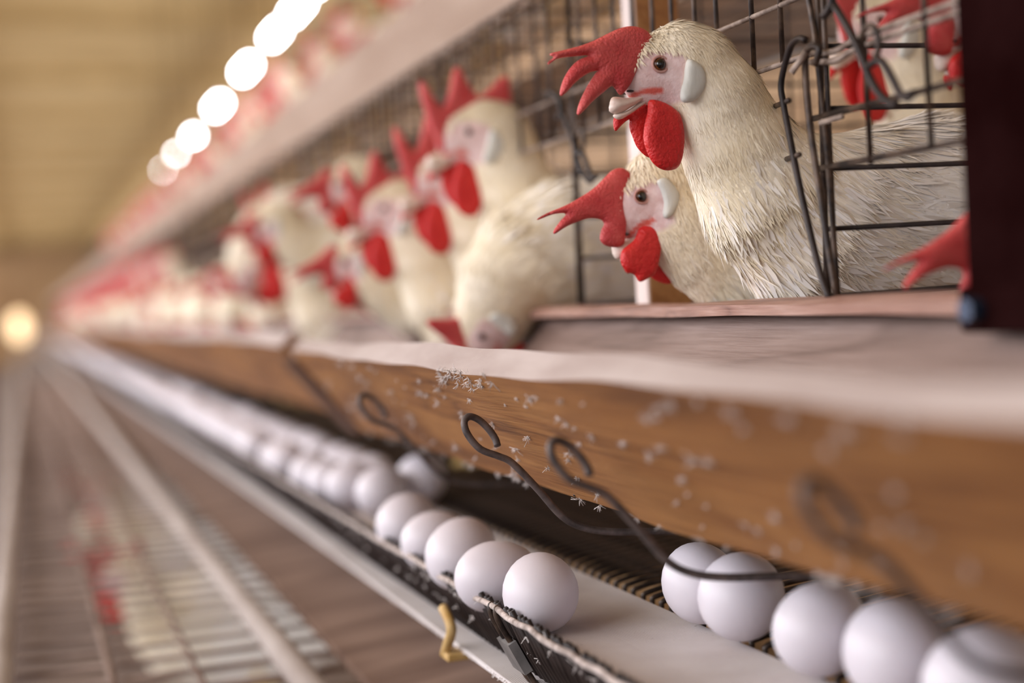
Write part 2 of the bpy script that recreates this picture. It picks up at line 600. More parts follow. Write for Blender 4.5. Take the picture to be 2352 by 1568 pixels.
def trough(dx, dz, ends, label, near):
    t = thing('feed_trough', (0.3 + dx, 0, -0.12 + dz), label, 'trough')
    o = np.array(t.location)
    # front board
    u = np.array([0.0665, -0.080]); u /= np.linalg.norm(u)
    nrm = np.array([0.77, 0.64])
    A = np.array([0.2415 + dx, -0.041 + dz + ZC]); L = 0.105; th = 0.0185
    sec = [A, A + u * L, A + u * L + nrm * th, A + nrm * th]
    pm = [MT['pine'], MT['dusty_edge']] if near else [MT['upper_board'], MT['dusty_edge']]
    for i in range(len(ends) - 1):
        y0, y1 = ends[i] + (0.085 if i == 1 and near else 0), ends[i + 1] - 0.012
        k = 0.008 + 0.006 * ((i * 37) % 3 - 1) if i else 0
        s2 = [(p[0] + k, p[1] + k * 0.6) for p in sec]
        prism('front_board', s2, y0, y1, pm, t, o, top_idx=(3,), seg=(110 if (near and i == 0) else 12), wob=0.0028 if near else 0.0, rnd=random.Random(i))
        # inner board and floor
        B = np.array([0.4095 + dx, -0.0185 + dz + ZC]); u2 = np.array([-0.62, -0.785])
        s3 = [B, B + np.array([0.012, 0]), B + u2 * 0.118 + np.array([0.012, -0.004]), B + u2 * 0.118]
        prism('inner_board', s3, y0, y1, MT['grey_wood'], t, o)
        fl = [(0.318 + dx, -0.112 + dz + ZC), (0.338 + dx, -0.112 + dz + ZC), (0.342 + dx, -0.100 + dz + ZC), (0.316 + dx, -0.100 + dz + ZC)]
        prism('bottom_board', fl, y0, y1, MT['pine'], t, o)
        lp = [(0.3935 + dx, -0.018 + dz + ZC), (0.4165 + dx, -0.018 + dz + ZC), (0.4165 + dx, -0.0105 + dz + ZC), (0.412 + dx, -0.0088 + dz + ZC),
              (0.399 + dx, -0.0092 + dz + ZC), (0.3935 + dx, -0.0115 + dz + ZC)]
        prism('lip_rail', lp, y0, y1, MT['red_wood'], t, o, seg=(90 if near and i == 0 else 6), wob=0.0012)
    return t


MT['dark_strip'] = simple('dark_brown_strip', (0.05, 0.016, 0.006), (0.12, 0.045, 0.018), 20, 0.6)
MAIN = trough(0, 0, [-0.3, 1.379, 3.4, 5.4, 8, 12, 18, 26, 36], 'long wooden feed trough with golden plank front and dusty top edge, middle tier', True)
UP = trough(0.42, 0.56, [-0.3, 1.9, 4.1, 6.4, 9, 14, 20, 28, 36], 'blurred pale wooden feed trough of the tier above the hens', False)

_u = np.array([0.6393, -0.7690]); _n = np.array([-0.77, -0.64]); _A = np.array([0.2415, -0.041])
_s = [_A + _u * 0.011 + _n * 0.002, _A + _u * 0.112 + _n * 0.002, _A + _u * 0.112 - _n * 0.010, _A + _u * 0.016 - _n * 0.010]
prism('joint_strip', [(p_[0], p_[1] + ZC) for p_ in _s], 1.385, 1.455, MT['dark_strip'], MAIN, np.array(MAIN.location))  # brown strip added across the board joint to give it a dark line

# ------------------------------------------------------------------ wire cages
ZT = 0.255                     # cage top


def cage_paths(dx, dz, y, detail):
    """wire paths of one bay, relative to the bay origin, sorted by part name."""
    P = {'front_upright': [], 'front_rail': [], 'partition_wire': [], 'top_wire': []}
    x = XC
    for oy in ((-0.004, 0.004, 0.011) if detail else (0.0,)):
        P['front_upright'].append([(x + abs(oy) * 0.5, y + oy, -0.012), (x + abs(oy) * 0.6 + 0.002, y + oy * 0.6, ZT)])
    for f in ((0.10, 0.19, 0.31, 0.39, 0.48, 0.56, 0.65, 0.74, 0.83, 0.92) if detail else (0.2, 0.85)):
        P['front_upright'].append([(x, y + f * PITCH, 0.125), (x, y + f * PITCH, ZT)])
    for z in (0.125, 0.158, ZT):
        P['front_rail'].append([(x, y, z), (x, y + PITCH, z)])
    for z in ((-0.009, 0.028, 0.061, 0.094, 0.128, 0.163, 0.2, ZT) if detail else (0.03, 0.1, 0.18, ZT)):
        P['partition_wire'].append([(x, y, z), (x + 0.5, y, z + 0.006)])
    for f in ((0.12, 0.2, 0.28, 0.36, 0.44, 0.5) if detail else (0.2, 0.4)):
        P['partition_wire'].append([(x + f, y, 0.13), (x + f, y, ZT)])
    for f in ((0.03, 0.09, 0.15, 0.22, 0.30, 0.40) if detail else (0.05, 0.2)):
        P['top_wire'].append([(x + f, y, ZT), (x + f, y + PITCH, ZT)])
    for f in ((0.2, 0.4, 0.6, 0.8) if detail else (0.5,)):
        P['top_wire'].append([(x, y + f * PITCH, ZT), (x + 0.42, y + f * PITCH, ZT)])
    return {k: [[(a[0] + dx, a[1], a[2] + dz + ZC) for a in p] for p in v] for k, v in P.items()}


def cage(dx, dz, i, label, group, detail):
    y = Y_B0 + i * PITCH
    t = thing('wire_cage', (XC + dx, y, -0.012 + dz), label, 'cage', group)
    o = np.array(t.location)
    for k, paths in cage_paths(dx, dz, y, detail).items():
        r = {'front_upright': 0.0016, 'front_rail': 0.0016, 'partition_wire': 0.0015, 'top_wire': 0.0013}[k] * (1 if detail else 1.5)
        m = {'front_upright': MT['wire'], 'front_rail': MT['wire_dusty'], 'partition_wire': MT['wire_dark'], 'top_wire': MT['wire']}[k]
        if detail:
            for p in paths:
                tube(k, p, r, m, t, 8, origin=o)
        else:
            tag(multi_tube(k, paths, r, m, t, 4, origin=o), kind='stuff')
    return t


CL = {0: 'rusty wire cage nearest the camera, holding the sharp tall hen', 1: 'second wire cage of the middle tier, behind the hen bent into the trough',
      2: 'third wire cage of the middle tier, blurred, with upright blurred hens', 3: 'fourth blurred wire cage along the middle tier'}
c0 = None
for i in range(0, 4):
    c = cage(0, 0, i, CL[i], 'middle tier cages', True)
    if i == 0: c0 = c
# far cages share one wire mesh
proto = {}


def far_cage(dx, dz, i, label, group):
    y = Y_B0 + i * PITCH
    if 'p' not in proto:
        c = cage(dx, dz, i, label, group, False); proto['p'] = c; return c
    s = proto['p']
    r = s.copy(); COL.objects.link(r); r.location = V((XC + dx, y, -0.012 + dz)); tag(r, label, 'cage', group)
    for ch in list(s.children):
        cc = ch.copy(); COL.objects.link(cc); cc.parent = r
    return r


for i in range(4, 48):
    far_cage(0, 0, i, 'blurred wire cage far down the middle tier', 'far middle tier cages')
for i in range(2, 48):
    far_cage(0.42, 0.56, i, 'blurred wire cage of the upper tier', 'upper tier cages')

# the near bay (in front of the first partition): its front wires, door hooks and stubs
t = thing('wire_cage', (XC, 0.32, -0.012), 'rusty wire cage at right edge beside the dark post', 'cage', 'middle tier cages')
o = np.array(t.location)


def W(path):
    return [V(p) for p in path]


for z0 in (0.1245, 0.1195):
    tube('front_rail', catmull(W([(XC, 0.30, z0 + 0.004), (XC, 0.60, z0 + 0.001), (XC, 0.645, z0), (XC - 0.002, 0.662, z0 - 0.003), (XC, 0.69, z0 + 0.001)]), 5), 0.0017, MT['wire_dusty'], t, 8, origin=o)
for z0, z1 in ((0.0885, 0.0895), (0.0610, 0.0615)):
    tube('front_rail', W([(XC, 0.30, z0), (XC, 0.690, z1)]), 0.0018, MT['wire'], t, 8, origin=o)
tube('front_rail', W([(XC, 0.30, 0.158), (XC, 0.69, 0.157)]), 0.0016, MT['wire_dusty'], t, 8, origin=o)
for y, z0 in ((0.635, 0.0585), (0.583, 0.0605), (0.525, 0.059), (0.46, 0.06), (0.39, 0.06)):
    tube('front_upright', W([(XC - 0.001, y, z0), (XC - 0.001, y + 0.002, ZT)]), 0.0015, MT['wire'], t, 8, origin=o)
# stretched extra bundle wires and the bent door rod
bent = [(1850, 92), (1836, 88), (1818, 103), (1805, 140), (1794, 195), (1800, 240), (1815, 320), (1835, 420), (1860, 530), (1885, 630), (1906, 688)]
tube('door_rod', [V(onX(px, py, XC - 0.012)) for px, py in bent], 0.0019, MT['wire_dark'], t, 8, 4, o)
tube('door_rod', [V(onX(px, py, XC - 0.008)) for px, py in [(1872, 150), (1882, 112), (1862, 108), (1850, 128), (1852, 200), (1862, 300), (1880, 420), (1898, 540), (1922, 690)]], 0.0019, MT['wire'], t, 8, 4, o)
tube('front_upright', [V(onX(px, py, XC)) for px, py in [(1845, -60), (1868, 60), (1890, 260), (1908, 450), (1925, 690)]], 0.0016, MT['wire'], t, 8, 4, o)
tube('wire_stub', [V(onX(1775, 246, XC + 0.01)), V(onX(1812, 231, XC - 0.014))], 0.0016, MT['wire'], t, 8, origin=o)
tube('wire_stub', [V(onX(1799, 368, XC + 0.01)), V(onX(1836, 355, XC - 0.014))], 0.0016, MT['wire'], t, 8, origin=o)
tube('wire_stub', [V(onX(1852, 118, XC - 0.008)), V(onX(1838, 140, XC - 0.012)), V(onX(1817, 168, XC - 0.016))], 0.0019, MT['wire_dusty'], t, 8, origin=o)
tube('wire_stub', [V(onX(1885, 282, XC - 0.004)), V(onX(1935, 268, XC - 0.006))], 0.0016, MT['wire_dusty'], t, 8, origin=o)


def latch_hook(dy, label, xo=0.0):
    """wire latch: an eye at the top, a shank and two hooked prongs catching the lower rail."""
    X0 = XC - 0.014
    ring = [onX(1868 + 43 * math.cos(a), -2 + 46 * math.sin(a), X0) for a in np.linspace(-2.7, 1.0, 14)]
    sh = [onX(*p, X0) for p in [(1915, 10), (1945, 60), (1972, 112), (1992, 165), (2012, 205), (2040, 235), (2060, 240)]]
    pr = [onX(*p, X0 - 0.003) for p in [(1992, 155), (2016, 138), (2032, 150), (2052, 185), (2068, 215), (2085, 226), (2098, 212)]]
    root = thing('door_latch', (X0, ring[0][1] + dy, ring[0][2]), label, 'latch', 'wire door latches')
    oo = np.array(root.location)
    for nm, p, r in (('eye', ring, 0.0024), ('shank', sh, 0.0021), ('prong', pr, 0.0020)):
        tube(nm, [V((q[0] + xo, q[1] + dy, q[2])) for q in p], r, MT['wire_dark'], root, 8, 3, oo)
    # loop that ties the latch onto the double rail
    lp = [onX(1998 + 20 * math.cos(a), 100 + 42 * math.sin(a), X0 + 0.004) for a in np.linspace(-4.2, 0.9, 12)]
    tube('tie_loop', [V((q[0] + xo, q[1] + dy, q[2])) for q in lp], 0.0016, MT['wire'], root, 8, 3, oo)
    return root


latch_hook(0, 'dark wire door latch hooked on cage front beside the dark post')
latch_hook(PITCH + 0.02, 'blurred wire door latch with round eye left of the tall hen comb')

# wooden posts between cages
for k, (y, lab) in enumerate(((0.985, 'orange brown wooden post with pale painted side behind the tall hen'),)):
    p = thing('wooden_post', (0.45, y, -0.13), lab, 'post')
    o = np.array(p.location)
    ya, yb = onX(1490, 690, 0.4305)[1], onX(1462, 690, 0.4305)[1]
    box('post_core', V((0.432, ya, -0.13)), V((0.466, yb, 0.30)), MT['post_wood'], p, o, 0.001)
    box('painted_face', V((0.4305, ya + 0.0005, -0.13)), V((0.432, yb - 0.0005, 0.30)), MT['pale_paint'], p, o)

# plank backs inside the A-frame
for dxx, dzz, lab in ((0, 0, 'brown plank partition inside the middle tier behind the hens'), (0.42, 0.56, 'brown plank partition inside the upper tier')):
    p = thing('plank_partition', (1.0 + dxx, 0, -0.14 + dzz), lab, 'partition')
    o = np.array(p.location)
    for k, z in enumerate((-0.10, -0.02, 0.06, 0.14, 0.22)):
        for y0, y1 in ((-0.2, 2.2), (2.21, 5.0), (5.01, 10), (10.01, 20), (20.01, 36)):
            box('plank', V((1.0 + dxx + 0.004 * (k % 2), y0, z + dzz)), V((1.018 + dxx, y1, z + 0.0785 + dzz)), MT['plank'], p, o, 0.001)

# dark steel post at the right edge
p = thing('steel_post', (0.4, 0.51, -0.02), 'dark maroon steel post at the right edge standing on the trough lip', 'post')
o = np.array(p.location)
pl = onX(2227, 0, 0.398); pb = onX(2251, 690, 0.398)
box('upright', V((0.394, 0.462, -0.0085)), V((0.400, 0.527, 0.45)), MT['post'], p, o, 0.0015)
box('flange', V((0.400, 0.462, -0.0085)), V((0.432, 0.468, 0.45)), MT['post'], p, o, 0.0015)
bk = box('foot_bracket', V((0.385, 0.470, -0.026)), V((0.3935, 0.522, -0.006)), MT['post'], p, o, 0.002)
me = tube_data([V((0.378, 0.508, -0.016)), V((0.388, 0.508, -0.016))], 0.0055, 6)
link('bolt', mesh('bolt', [np.array(v) - o for v in me[0]], me[1], False), MT['bolt'], p)

# ------------------------------------------------------------------ egg collection: belt, fence, wire tray
BX0, BX1, BZ = 0.2725, 0.362, -0.1985
b = thing('egg_belt', (0.31, 0, BZ - 0.004), 'woven off-white egg belt running along the row under the trough', 'conveyor belt')
o = np.array(b.location)
sec = [(BX0, BZ - 0.004 + ZC), (BX1, BZ - 0.0005 + ZC), (BX1, BZ + 0.0025 + ZC), (0.312, BZ + ZC), (BX0, BZ + ZC)]
prism('carrying_run', sec, -0.3, 36, MT['belt'], b, o, seg=60)
prism('return_run', [(0.266, -0.236 + ZC), (0.33, -0.236 + ZC), (0.33, -0.232 + ZC), (0.266, -0.2325 + ZC)], -0.3, 36, MT['belt'], b, o, seg=60)
# frayed edge threads of the return run
fr = []
for k in range(420):
    y = 0.45 + k * 0.0045 + random.uniform(-.001, .001)
    L = random.uniform(0.0012, 0.0038)
    fr.append([(0.2665, y, -0.2335 + ZC), (0.2665 - L * 0.7, y + random.uniform(-.002, .002), -0.2335 - L * random.uniform(0.1, 0.9) + ZC)])
tag(multi_tube('edge_threads', fr, 0.00035, MT['lint'], b, 3, o), kind='stuff')

# fence of close ribs along the outer belt edge
fe = thing('belt_fence', (0.27, 0, -0.228), 'dark ribbed wire fence along the outer belt edge holding the eggs', 'fence')
o = np.array(fe.location)
FT, FB = np.array([0.2588, -0.1845]), np.array([0.280, -0.2285])


def fence_pt(s, y, out=0.0):
    q = FT + (FB - FT) * s
    return (q[0] - out * 0.9, y, q[1] - out * 0.43 + ZC)


rib0 = None
nr = 0
y = 0.34
ribsec = tube_data([np.array(fence_pt(-0.09, 0)), np.array(fence_pt(0.45, 0, 0.001)), np.array(fence_pt(0.92, 0)), np.array(fence_pt(1.0, 0, -0.004))], 0.0019, 6)
ribme = mesh('fence_rib', [np.array(v) - np.array(fence_pt(1, 0)) for v in ribsec[0]], ribsec[1]); ribme.materials.append(MT['wire_dark'])
while y < 2.3:
    r = bpy.data.objects.new('fence_rib', ribme); COL.objects.link(r); r.parent = fe
    r.location = Vector(np.array(fence_pt(1, y + random.uniform(-.0008, .0008))) - o)
    r.rotation_euler = (random.uniform(-.07, .07), 0, 0)
    y += 0.0088; nr += 1
tag(multi_tube('far_ribs', [[fence_pt(-0.09, q), fence_pt(1, q)] for q in np.arange(2.3, 9, 0.02)], 0.003, MT['wire_dark'], fe, 4, o), kind='stuff')
backing = prism('backing_strip', [(FT[0] + 0.0045, FT[1] - 0.004 + ZC), (FB[0] + 0.003, FB[1] + 0.002 + ZC), (FB[0] + 0.004, FB[1] + 0.002 + ZC), (FT[0] + 0.0055, FT[1] - 0.004 + ZC)], -0.3, 36, MT['wire_dark'], fe, o)
rr = random.Random(5)
cp = [(fence_pt(0, q)[0] - 0.0034, q, fence_pt(0, q)[2] + rr.uniform(-.0012, .0012)) for q in np.arange(0.2, 2.2, 0.02)] + [(fence_pt(0, q)[0], q, fence_pt(0, q)[2]) for q in (4, 8, 16, 36)]
tube('top_wire', cp, 0.0019, MT['cord'], fe, 8, 0, o)
# clip on the fence
cl = thing('fence_clip', fence_pt(1, 0.80)[:2] + (fence_pt(1, 0.80)[2] - ZC,), 'dark wire clip with a metal sleeve hooked over the belt fence', 'clip')
o = np.array(cl.location)
for k, yy in enumerate((0.797, 0.808)):
    tube('clip_wire', [fence_pt(0.10, yy + 0.003, -0.002), fence_pt(-0.06, yy + 0.001, 0.002), fence_pt(0.06, yy, 0.0055), fence_pt(0.5, yy - 0.001, 0.0052), fence_pt(0.95, yy - 0.003, 0.005), fence_pt(1.12, yy, 0.001)], 0.0018, MT['wire'], cl, 8, 4, o)
sl = [fence_pt(0.38, 0.792, 0.0085), fence_pt(0.80, 0.790, 0.0085), fence_pt(0.80, 0.812, 0.0085), fence_pt(0.38, 0.814, 0.0085)]
sl2 = [fence_pt(0.38, 0.792, 0.003), fence_pt(0.80, 0.790, 0.003), fence_pt(0.80, 0.812, 0.003), fence_pt(0.38, 0.814, 0.003)]
link('sleeve', mesh('sleeve', [np.array(v) - o for v in sl + sl2], [(0, 1, 2, 3), (7, 6, 5, 4), (0, 4, 5, 1), (1, 5, 6, 2), (2, 6, 7, 3), (3, 7, 4, 0)], False), MT['zinc'], cl)
# ochre bracket hanging under the fence
br = thing('belt_bracket', (0.262, 1.0, -0.245), 'ochre yellow bracket gripping the lower belt below the fence', 'bracket')
o = np.array(br.location)
tube('arm', [V(onX(px, py, 0.257)) for px, py in [(1018, 1396), (1032, 1425), (1037, 1450), (1028, 1480), (1022, 1502)]], [0.0036] * 17, MT['yellow'], br, 8, 4, o)
q0 = onX(1022, 1500, 0.257)
box('foot', V((0.2545, q0[1] - 0.016, q0[2] - 0.0025)), V((0.285, q0[1] + 0.002, q0[2] + 0.0025)), MT['yellow'], br, o, 0.001)

# wire tray under the cages
fl = thing('wire_tray', (0.6, 0, -0.195), 'ribbed dark wire tray sloping down from under the cages to the belt', 'wire floor')
o = np.array(fl.location)


def zfloor(x):
    return -0.1955 + 0.105 * (x - 0.358)


fw = catmull([(0.3650, 0, -0.2045), (0.3675, 0, -0.1985), (0.376, 0, zfloor(0.376)), (0.45, 0, zfloor(0.45)), (0.96, 0, zfloor(0.96))], 4)
fwd = tube_data([(q[0] - 0.6, 0, q[2] + 0.195) for q in fw], 0.0019, 6)
fwme = mesh('floor_wire', fwd[0], fwd[1]); fwme.materials.append(MT['tray_wire'])
for q in np.arange(0.36, 2.7, 0.0145):
    r = bpy.data.objects.new('floor_wire', fwme); COL.objects.link(r); r.parent = fl
    r.location = (0, q + random.uniform(-.001, .001), 0)
tag(multi_tube('far_floor_wires', [[V((0.356, q, -0.197)), V((0.96, q, zfloor(0.96)))] for q in np.arange(2.7, 10, 0.05)], 0.0025, MT['wire_dark'], fl, 4, o), kind='stuff')
for x in (0.40, 0.52, 0.66, 0.80, 0.94):
    tube('runner', [V((x, -0.2, zfloor(x) - 0.0045)), V((x, 36, zfloor(x) - 0.0045))], 0.0027, MT['wire'], fl, 6, origin=o)
# wooden manure board below the tray
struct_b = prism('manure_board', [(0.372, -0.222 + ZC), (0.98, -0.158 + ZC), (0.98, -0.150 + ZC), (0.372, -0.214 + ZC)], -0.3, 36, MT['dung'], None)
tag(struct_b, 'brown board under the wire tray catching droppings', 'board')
ub_ = prism('cage_floor', [(0.775, zfloor(0.355) + 0.548 + ZC), (1.40, zfloor(0.98) + 0.548 + ZC), (1.40, zfloor(0.98) + 0.560 + ZC), (0.775, zfloor(0.355) + 0.560 + ZC)], -0.3, 36, MT['plank'], None)
tag(ub_, 'brown floor board under the hens of the upper tier', 'board')

# ------------------------------------------------------------------ wire hooks in front of the trough
hp = [(1143, 1024), (1140, 1008), (1128, 988), (1106, 966), (1082, 957), (1068, 970), (1074, 998), (1100, 1030), (1140, 1046), (1172, 1062), (1230, 1120), (1290, 1185), (1345, 1213), (1420, 1223), (1530, 1222), (1640, 1226)]
hpts = [np.array(V(onY(px, py, 0.80))) for px, py in hp]
hv = catmull(hpts, 5)
horg = hpts[12]
hd = tube_data([q - horg + np.array([0, 0.004 * math.sin(i * 0.11), 0]) for i, q in enumerate(hv)], 0.0022, 8)
hme = mesh('wire_hook', hd[0], hd[1]); hme.materials.append(MT['hook'])
for (y, dxh, dzh, rz, lab) in ((1.075, 0.0, 0.0, 0.0, 'grey wire hook with flat loop, farthest of the hooks on the trough plank'), (0.80, 0, 0, 0, 'sharp grey wire hook with open loop in front of the trough plank'),
                          (0.648, -0.003, -0.002, 0.0, 'blurred wire hook whose lower end crosses in front of the right eggs'), (0.415, 0, 0.002, 0.0, 'very blurred wire hook at lower right, nearest the camera')):
    h = bpy.data.objects.new('wire_hook', hme); COL.objects.link(h)
    h.location = (horg[0] + dxh, y, horg[2] + dzh); h.rotation_euler = (0, 0, rz)
    tag(h, lab, 'hook', 'wire hooks on the trough')

# ------------------------------------------------------------------ eggs
def egg_mesh(a=0.0285, r=0.0222):
    n, s = 22, 28
    vs, fs = [(0, 0, a)], []
    for i in range(1, n):
        t = math.pi * i / n
        z = a * math.cos(t)
        rad = r * math.sin(t) * (1 - 0.11 * math.cos(t))
        for k in range(s):
            an = 2 * math.pi * k / s
            vs.append((rad * math.cos(an), rad * math.sin(an), z))
    vs.append((0, 0, -a))
    for k in range(s):
        fs.append((0, 1 + k, 1 + (k + 1) % s))
        fs.append((len(vs) - 1, 1 + (n - 2) * s + (k + 1) % s, 1 + (n - 2) * s + k))
    for i in range(n - 2):
        for k in range(s):
            k2 = (k + 1) % s
            fs.append((1 + i * s + k, 1 + (i + 1) * s + k, 1 + (i + 1) * s + k2, 1 + i * s + k2))
    me = mesh('egg', vs, fs); me.materials.append(MT['egg'])
    return me


EGG = egg_mesh()


def egg_extent(scale, tilt):
    a, r = 0.0285 * scale, 0.0222 * scale
    return math.sqrt((a * math.cos(tilt)) ** 2 + (r * math.sin(tilt)) ** 2)


def egg(x, y, zbase, label, group, az=0.0, tilt=1.45, sc=1.0, roll=0.0):
    o = bpy.data.objects.new('egg', EGG); COL.objects.link(o)
    o.location = V((x, y, zbase + egg_extent(sc, tilt)))
    o.rotation_euler = (0, tilt, az)
    o.scale = (sc, sc, sc)
    return tag(o, label, 'egg', group)


def egg_px(px, py, tray, label, group, az, tilt, sc):
    zc = -0.174
    for _ in range(6):
        q = onZ(px, py, zc)
        zb = (zfloor(q[0]) + 0.0018) if tray else BZ + 0.0005
        zc = zb + egg_extent(sc, tilt)
    return egg(q[0], q[1], zb, label, group, az, tilt, sc)


EB, ET = 'eggs on the belt', 'eggs on the wire tray'
egg_px(1241, 1356, False, 'white egg on the belt touching the clip, nearest on the belt', EB, 1.25, 1.35, 1.02)
egg_px(1143, 1322, False, 'white egg on the belt just behind the one by the clip', EB, 0.2, 1.5, 1.0)
egg_px(1062, 1268, False, 'third white egg from the clip along the belt fence', EB, 0.9, 1.3, 1.08)
egg_px(1003, 1240, False, 'white egg half hidden behind the third egg of the belt', EB, 0.3, 1.5, 0.98)
egg_px(937, 1199, False, 'slightly blurred white egg by the fence, fifth from the clip', EB, 0.9, 1.4, 1.06)
egg_px(815, 1112, False, 'blurred white egg against the fence before the long egg line', EB, 0.4, 1.5, 1.05)
egg_px(880, 1125, False, 'blurred white egg at the belt middle beside the far tray egg', EB, 0.8, 1.4, 1.05)
egg_px(965, 1098, True, 'blurred white egg under the farthest wire hook', ET, 1.5, 1.5, 1.06)
egg_px(1606, 1334, True, 'white egg half hidden on the tray left of the wire hook end', ET, 1.3, 1.3, 1.0)
egg_px(1704, 1366, True, 'big white egg on the tray crossed by the blurred hook', ET, 0.95, 1.5, 1.06)
egg_px(1888, 1440, True, 'white egg on the tray third from the hook, under plank shadow', ET, 0.6, 1.4, 1.0)
egg_px(2055, 1492, True, 'large blurred white egg near the lower right corner', ET, 1.0, 1.45, 1.05)
egg_px(2265, 1565, True, 'blurred white egg cut off by the bottom edge at right', ET, 0.4, 1.4, 1.04)
y = 1.43
er = random.Random(21)
ne = 0
while y < 11 and ne < 210:
    for x in ((0.283, 0.330) if er.random() < 0.62 else (er.choice((0.285, 0.30, 0.33)),)):
        egg(x + er.uniform(-.004, .004), y + er.uniform(-.008, .008), BZ + 0.0005, 'blurred white egg in the long line on the belt', 'far eggs on the belt', er.uniform(1.2, 1.9), 1.5, er.uniform(0.96, 1.05)); ne += 1
    y += er.uniform(0.064, 0.078) * (1 if y < 4 else 1.4)


# ------------------------------------------------------------------ hens
HE = np.array([1518.0, 147.0])      # the sharp hen's eye: head shapes below are traced around it


def zz(pts, ox=1200.0, oy=0.0, k=2.94):
    return [(ox + x / k, oy + y / k) for x, y in pts]


COMB_A = zz([(640, 650), (600, 605), (575, 592), (520, 635), (450, 692), (400, 745), (354, 786), (339, 772), (362, 692), (412, 592), (468, 508), (482, 488),
             (420, 505), (340, 560), (275, 628), (236, 660), (224, 640), (245, 560), (290, 480), (350, 420), (430, 384), (340, 392), (260, 400), (200, 415), (150, 450), (144, 434),
             (185, 400), (160, 388), (165, 374), (260, 350), (370, 320), (460, 285), (560, 235), (640, 200), (720, 187), (800, 205), (850, 255), (858, 300), (820, 340), (790, 420), (740, 520), (690, 600)])
COMB_B = zz([(822, 620), (810, 680), (760, 702), (690, 690), (652, 650), (660, 590), (680, 545), (655, 515), (580, 508), (500, 530), (420, 565), (345, 612), (338, 590), (380, 530), (420, 475),
             (330, 482), (232, 518), (236, 505), (310, 465), (420, 420), (520, 365), (610, 305), (690, 228), (740, 182), (800, 168), (850, 195), (865, 225), (845, 300), (828, 420), (830, 540)], 1150, 330)
COMB_C = [(1440, 215), (1412, 165), (1376, 80), (1362, 22), (1380, 20), (1428, 84), (1446, 50), (1458, -22), (1476, -30), (1512, 26), (1544, 40), (1598, -14), (1616, -14), (1628, 40),
          (1622, 88), (1580, 104), (1530, 112), (1495, 142), (1470, 188)]
COMB_D = COMB_C[:10] + [(1528, 44), (1560, 78), (1556, 104)] + COMB_C[-3:]
W_NEAR = zz([(855, 680), (845, 760), (826, 850), (820, 940), (845, 1030), (882, 1100), (940, 1142), (1000, 1150), (1050, 1128), (1080, 1060), (1092, 950), (1085, 850), (1060, 770), (1000, 715), (920, 680)])
W_FAR = zz([(745, 745), (690, 772), (622, 792), (616, 850), (630, 886), (662, 852), (700, 818), (726, 808), (722, 855), (745, 925), (780, 1000), (850, 1062), (900, 1040), (920, 900), (900, 760), (860, 690), (800, 700)])
LOBE = zz([(1120, 400), (1175, 415), (1222, 460), (1242, 540), (1225, 610), (1172, 672), (1110, 694), (1072, 672), (1072, 610), (1092, 540), (1100, 460)])
BEAK_U = zz([(880, 622), (800, 640), (700, 660), (612, 655), (590, 700), (588, 745), (612, 766), (668, 760), (740, 722), (810, 680), (870, 640)])
BEAK_L = zz([(860, 650), (780, 700), (700, 748), (640, 768), (612, 775), (630, 800), (660, 806), (720, 775), (800, 720), (860, 675)])
FACE = zz([(805, 330), (900, 322), (1040, 335), (1115, 380), (1110, 480), (1090, 560), (1080, 690), (980, 710), (860, 690), (760, 670), (640, 650), (610, 600), (690, 560), (760, 450)])
STRIPE = zz([(700, 655), (760, 620), (860, 590), (945, 592), (950, 625), (890, 640), (820, 632), (740, 665)])
SKULL = [  # px points, radii, sideways scale
    ((1590, 158), (1560, 150), 84, 80, 0.72), ((1560, 150), (1500, 165), 78, 60, 0.66), ((1500, 165), (1460, 196), 56, 26, 0.55), ((1540, 195), (1505, 205), 46, 26, 0.66)]


def head_xf(eye, ang, sc):
    ca, sa = math.cos(ang), math.sin(ang)
    def f(p):
        u, v = (p[0] - HE[0]) * sc, (p[1] - HE[1]) * sc
        return (eye[0] + ca * u - sa * v, eye[1] + sa * u + ca * v)
    return f


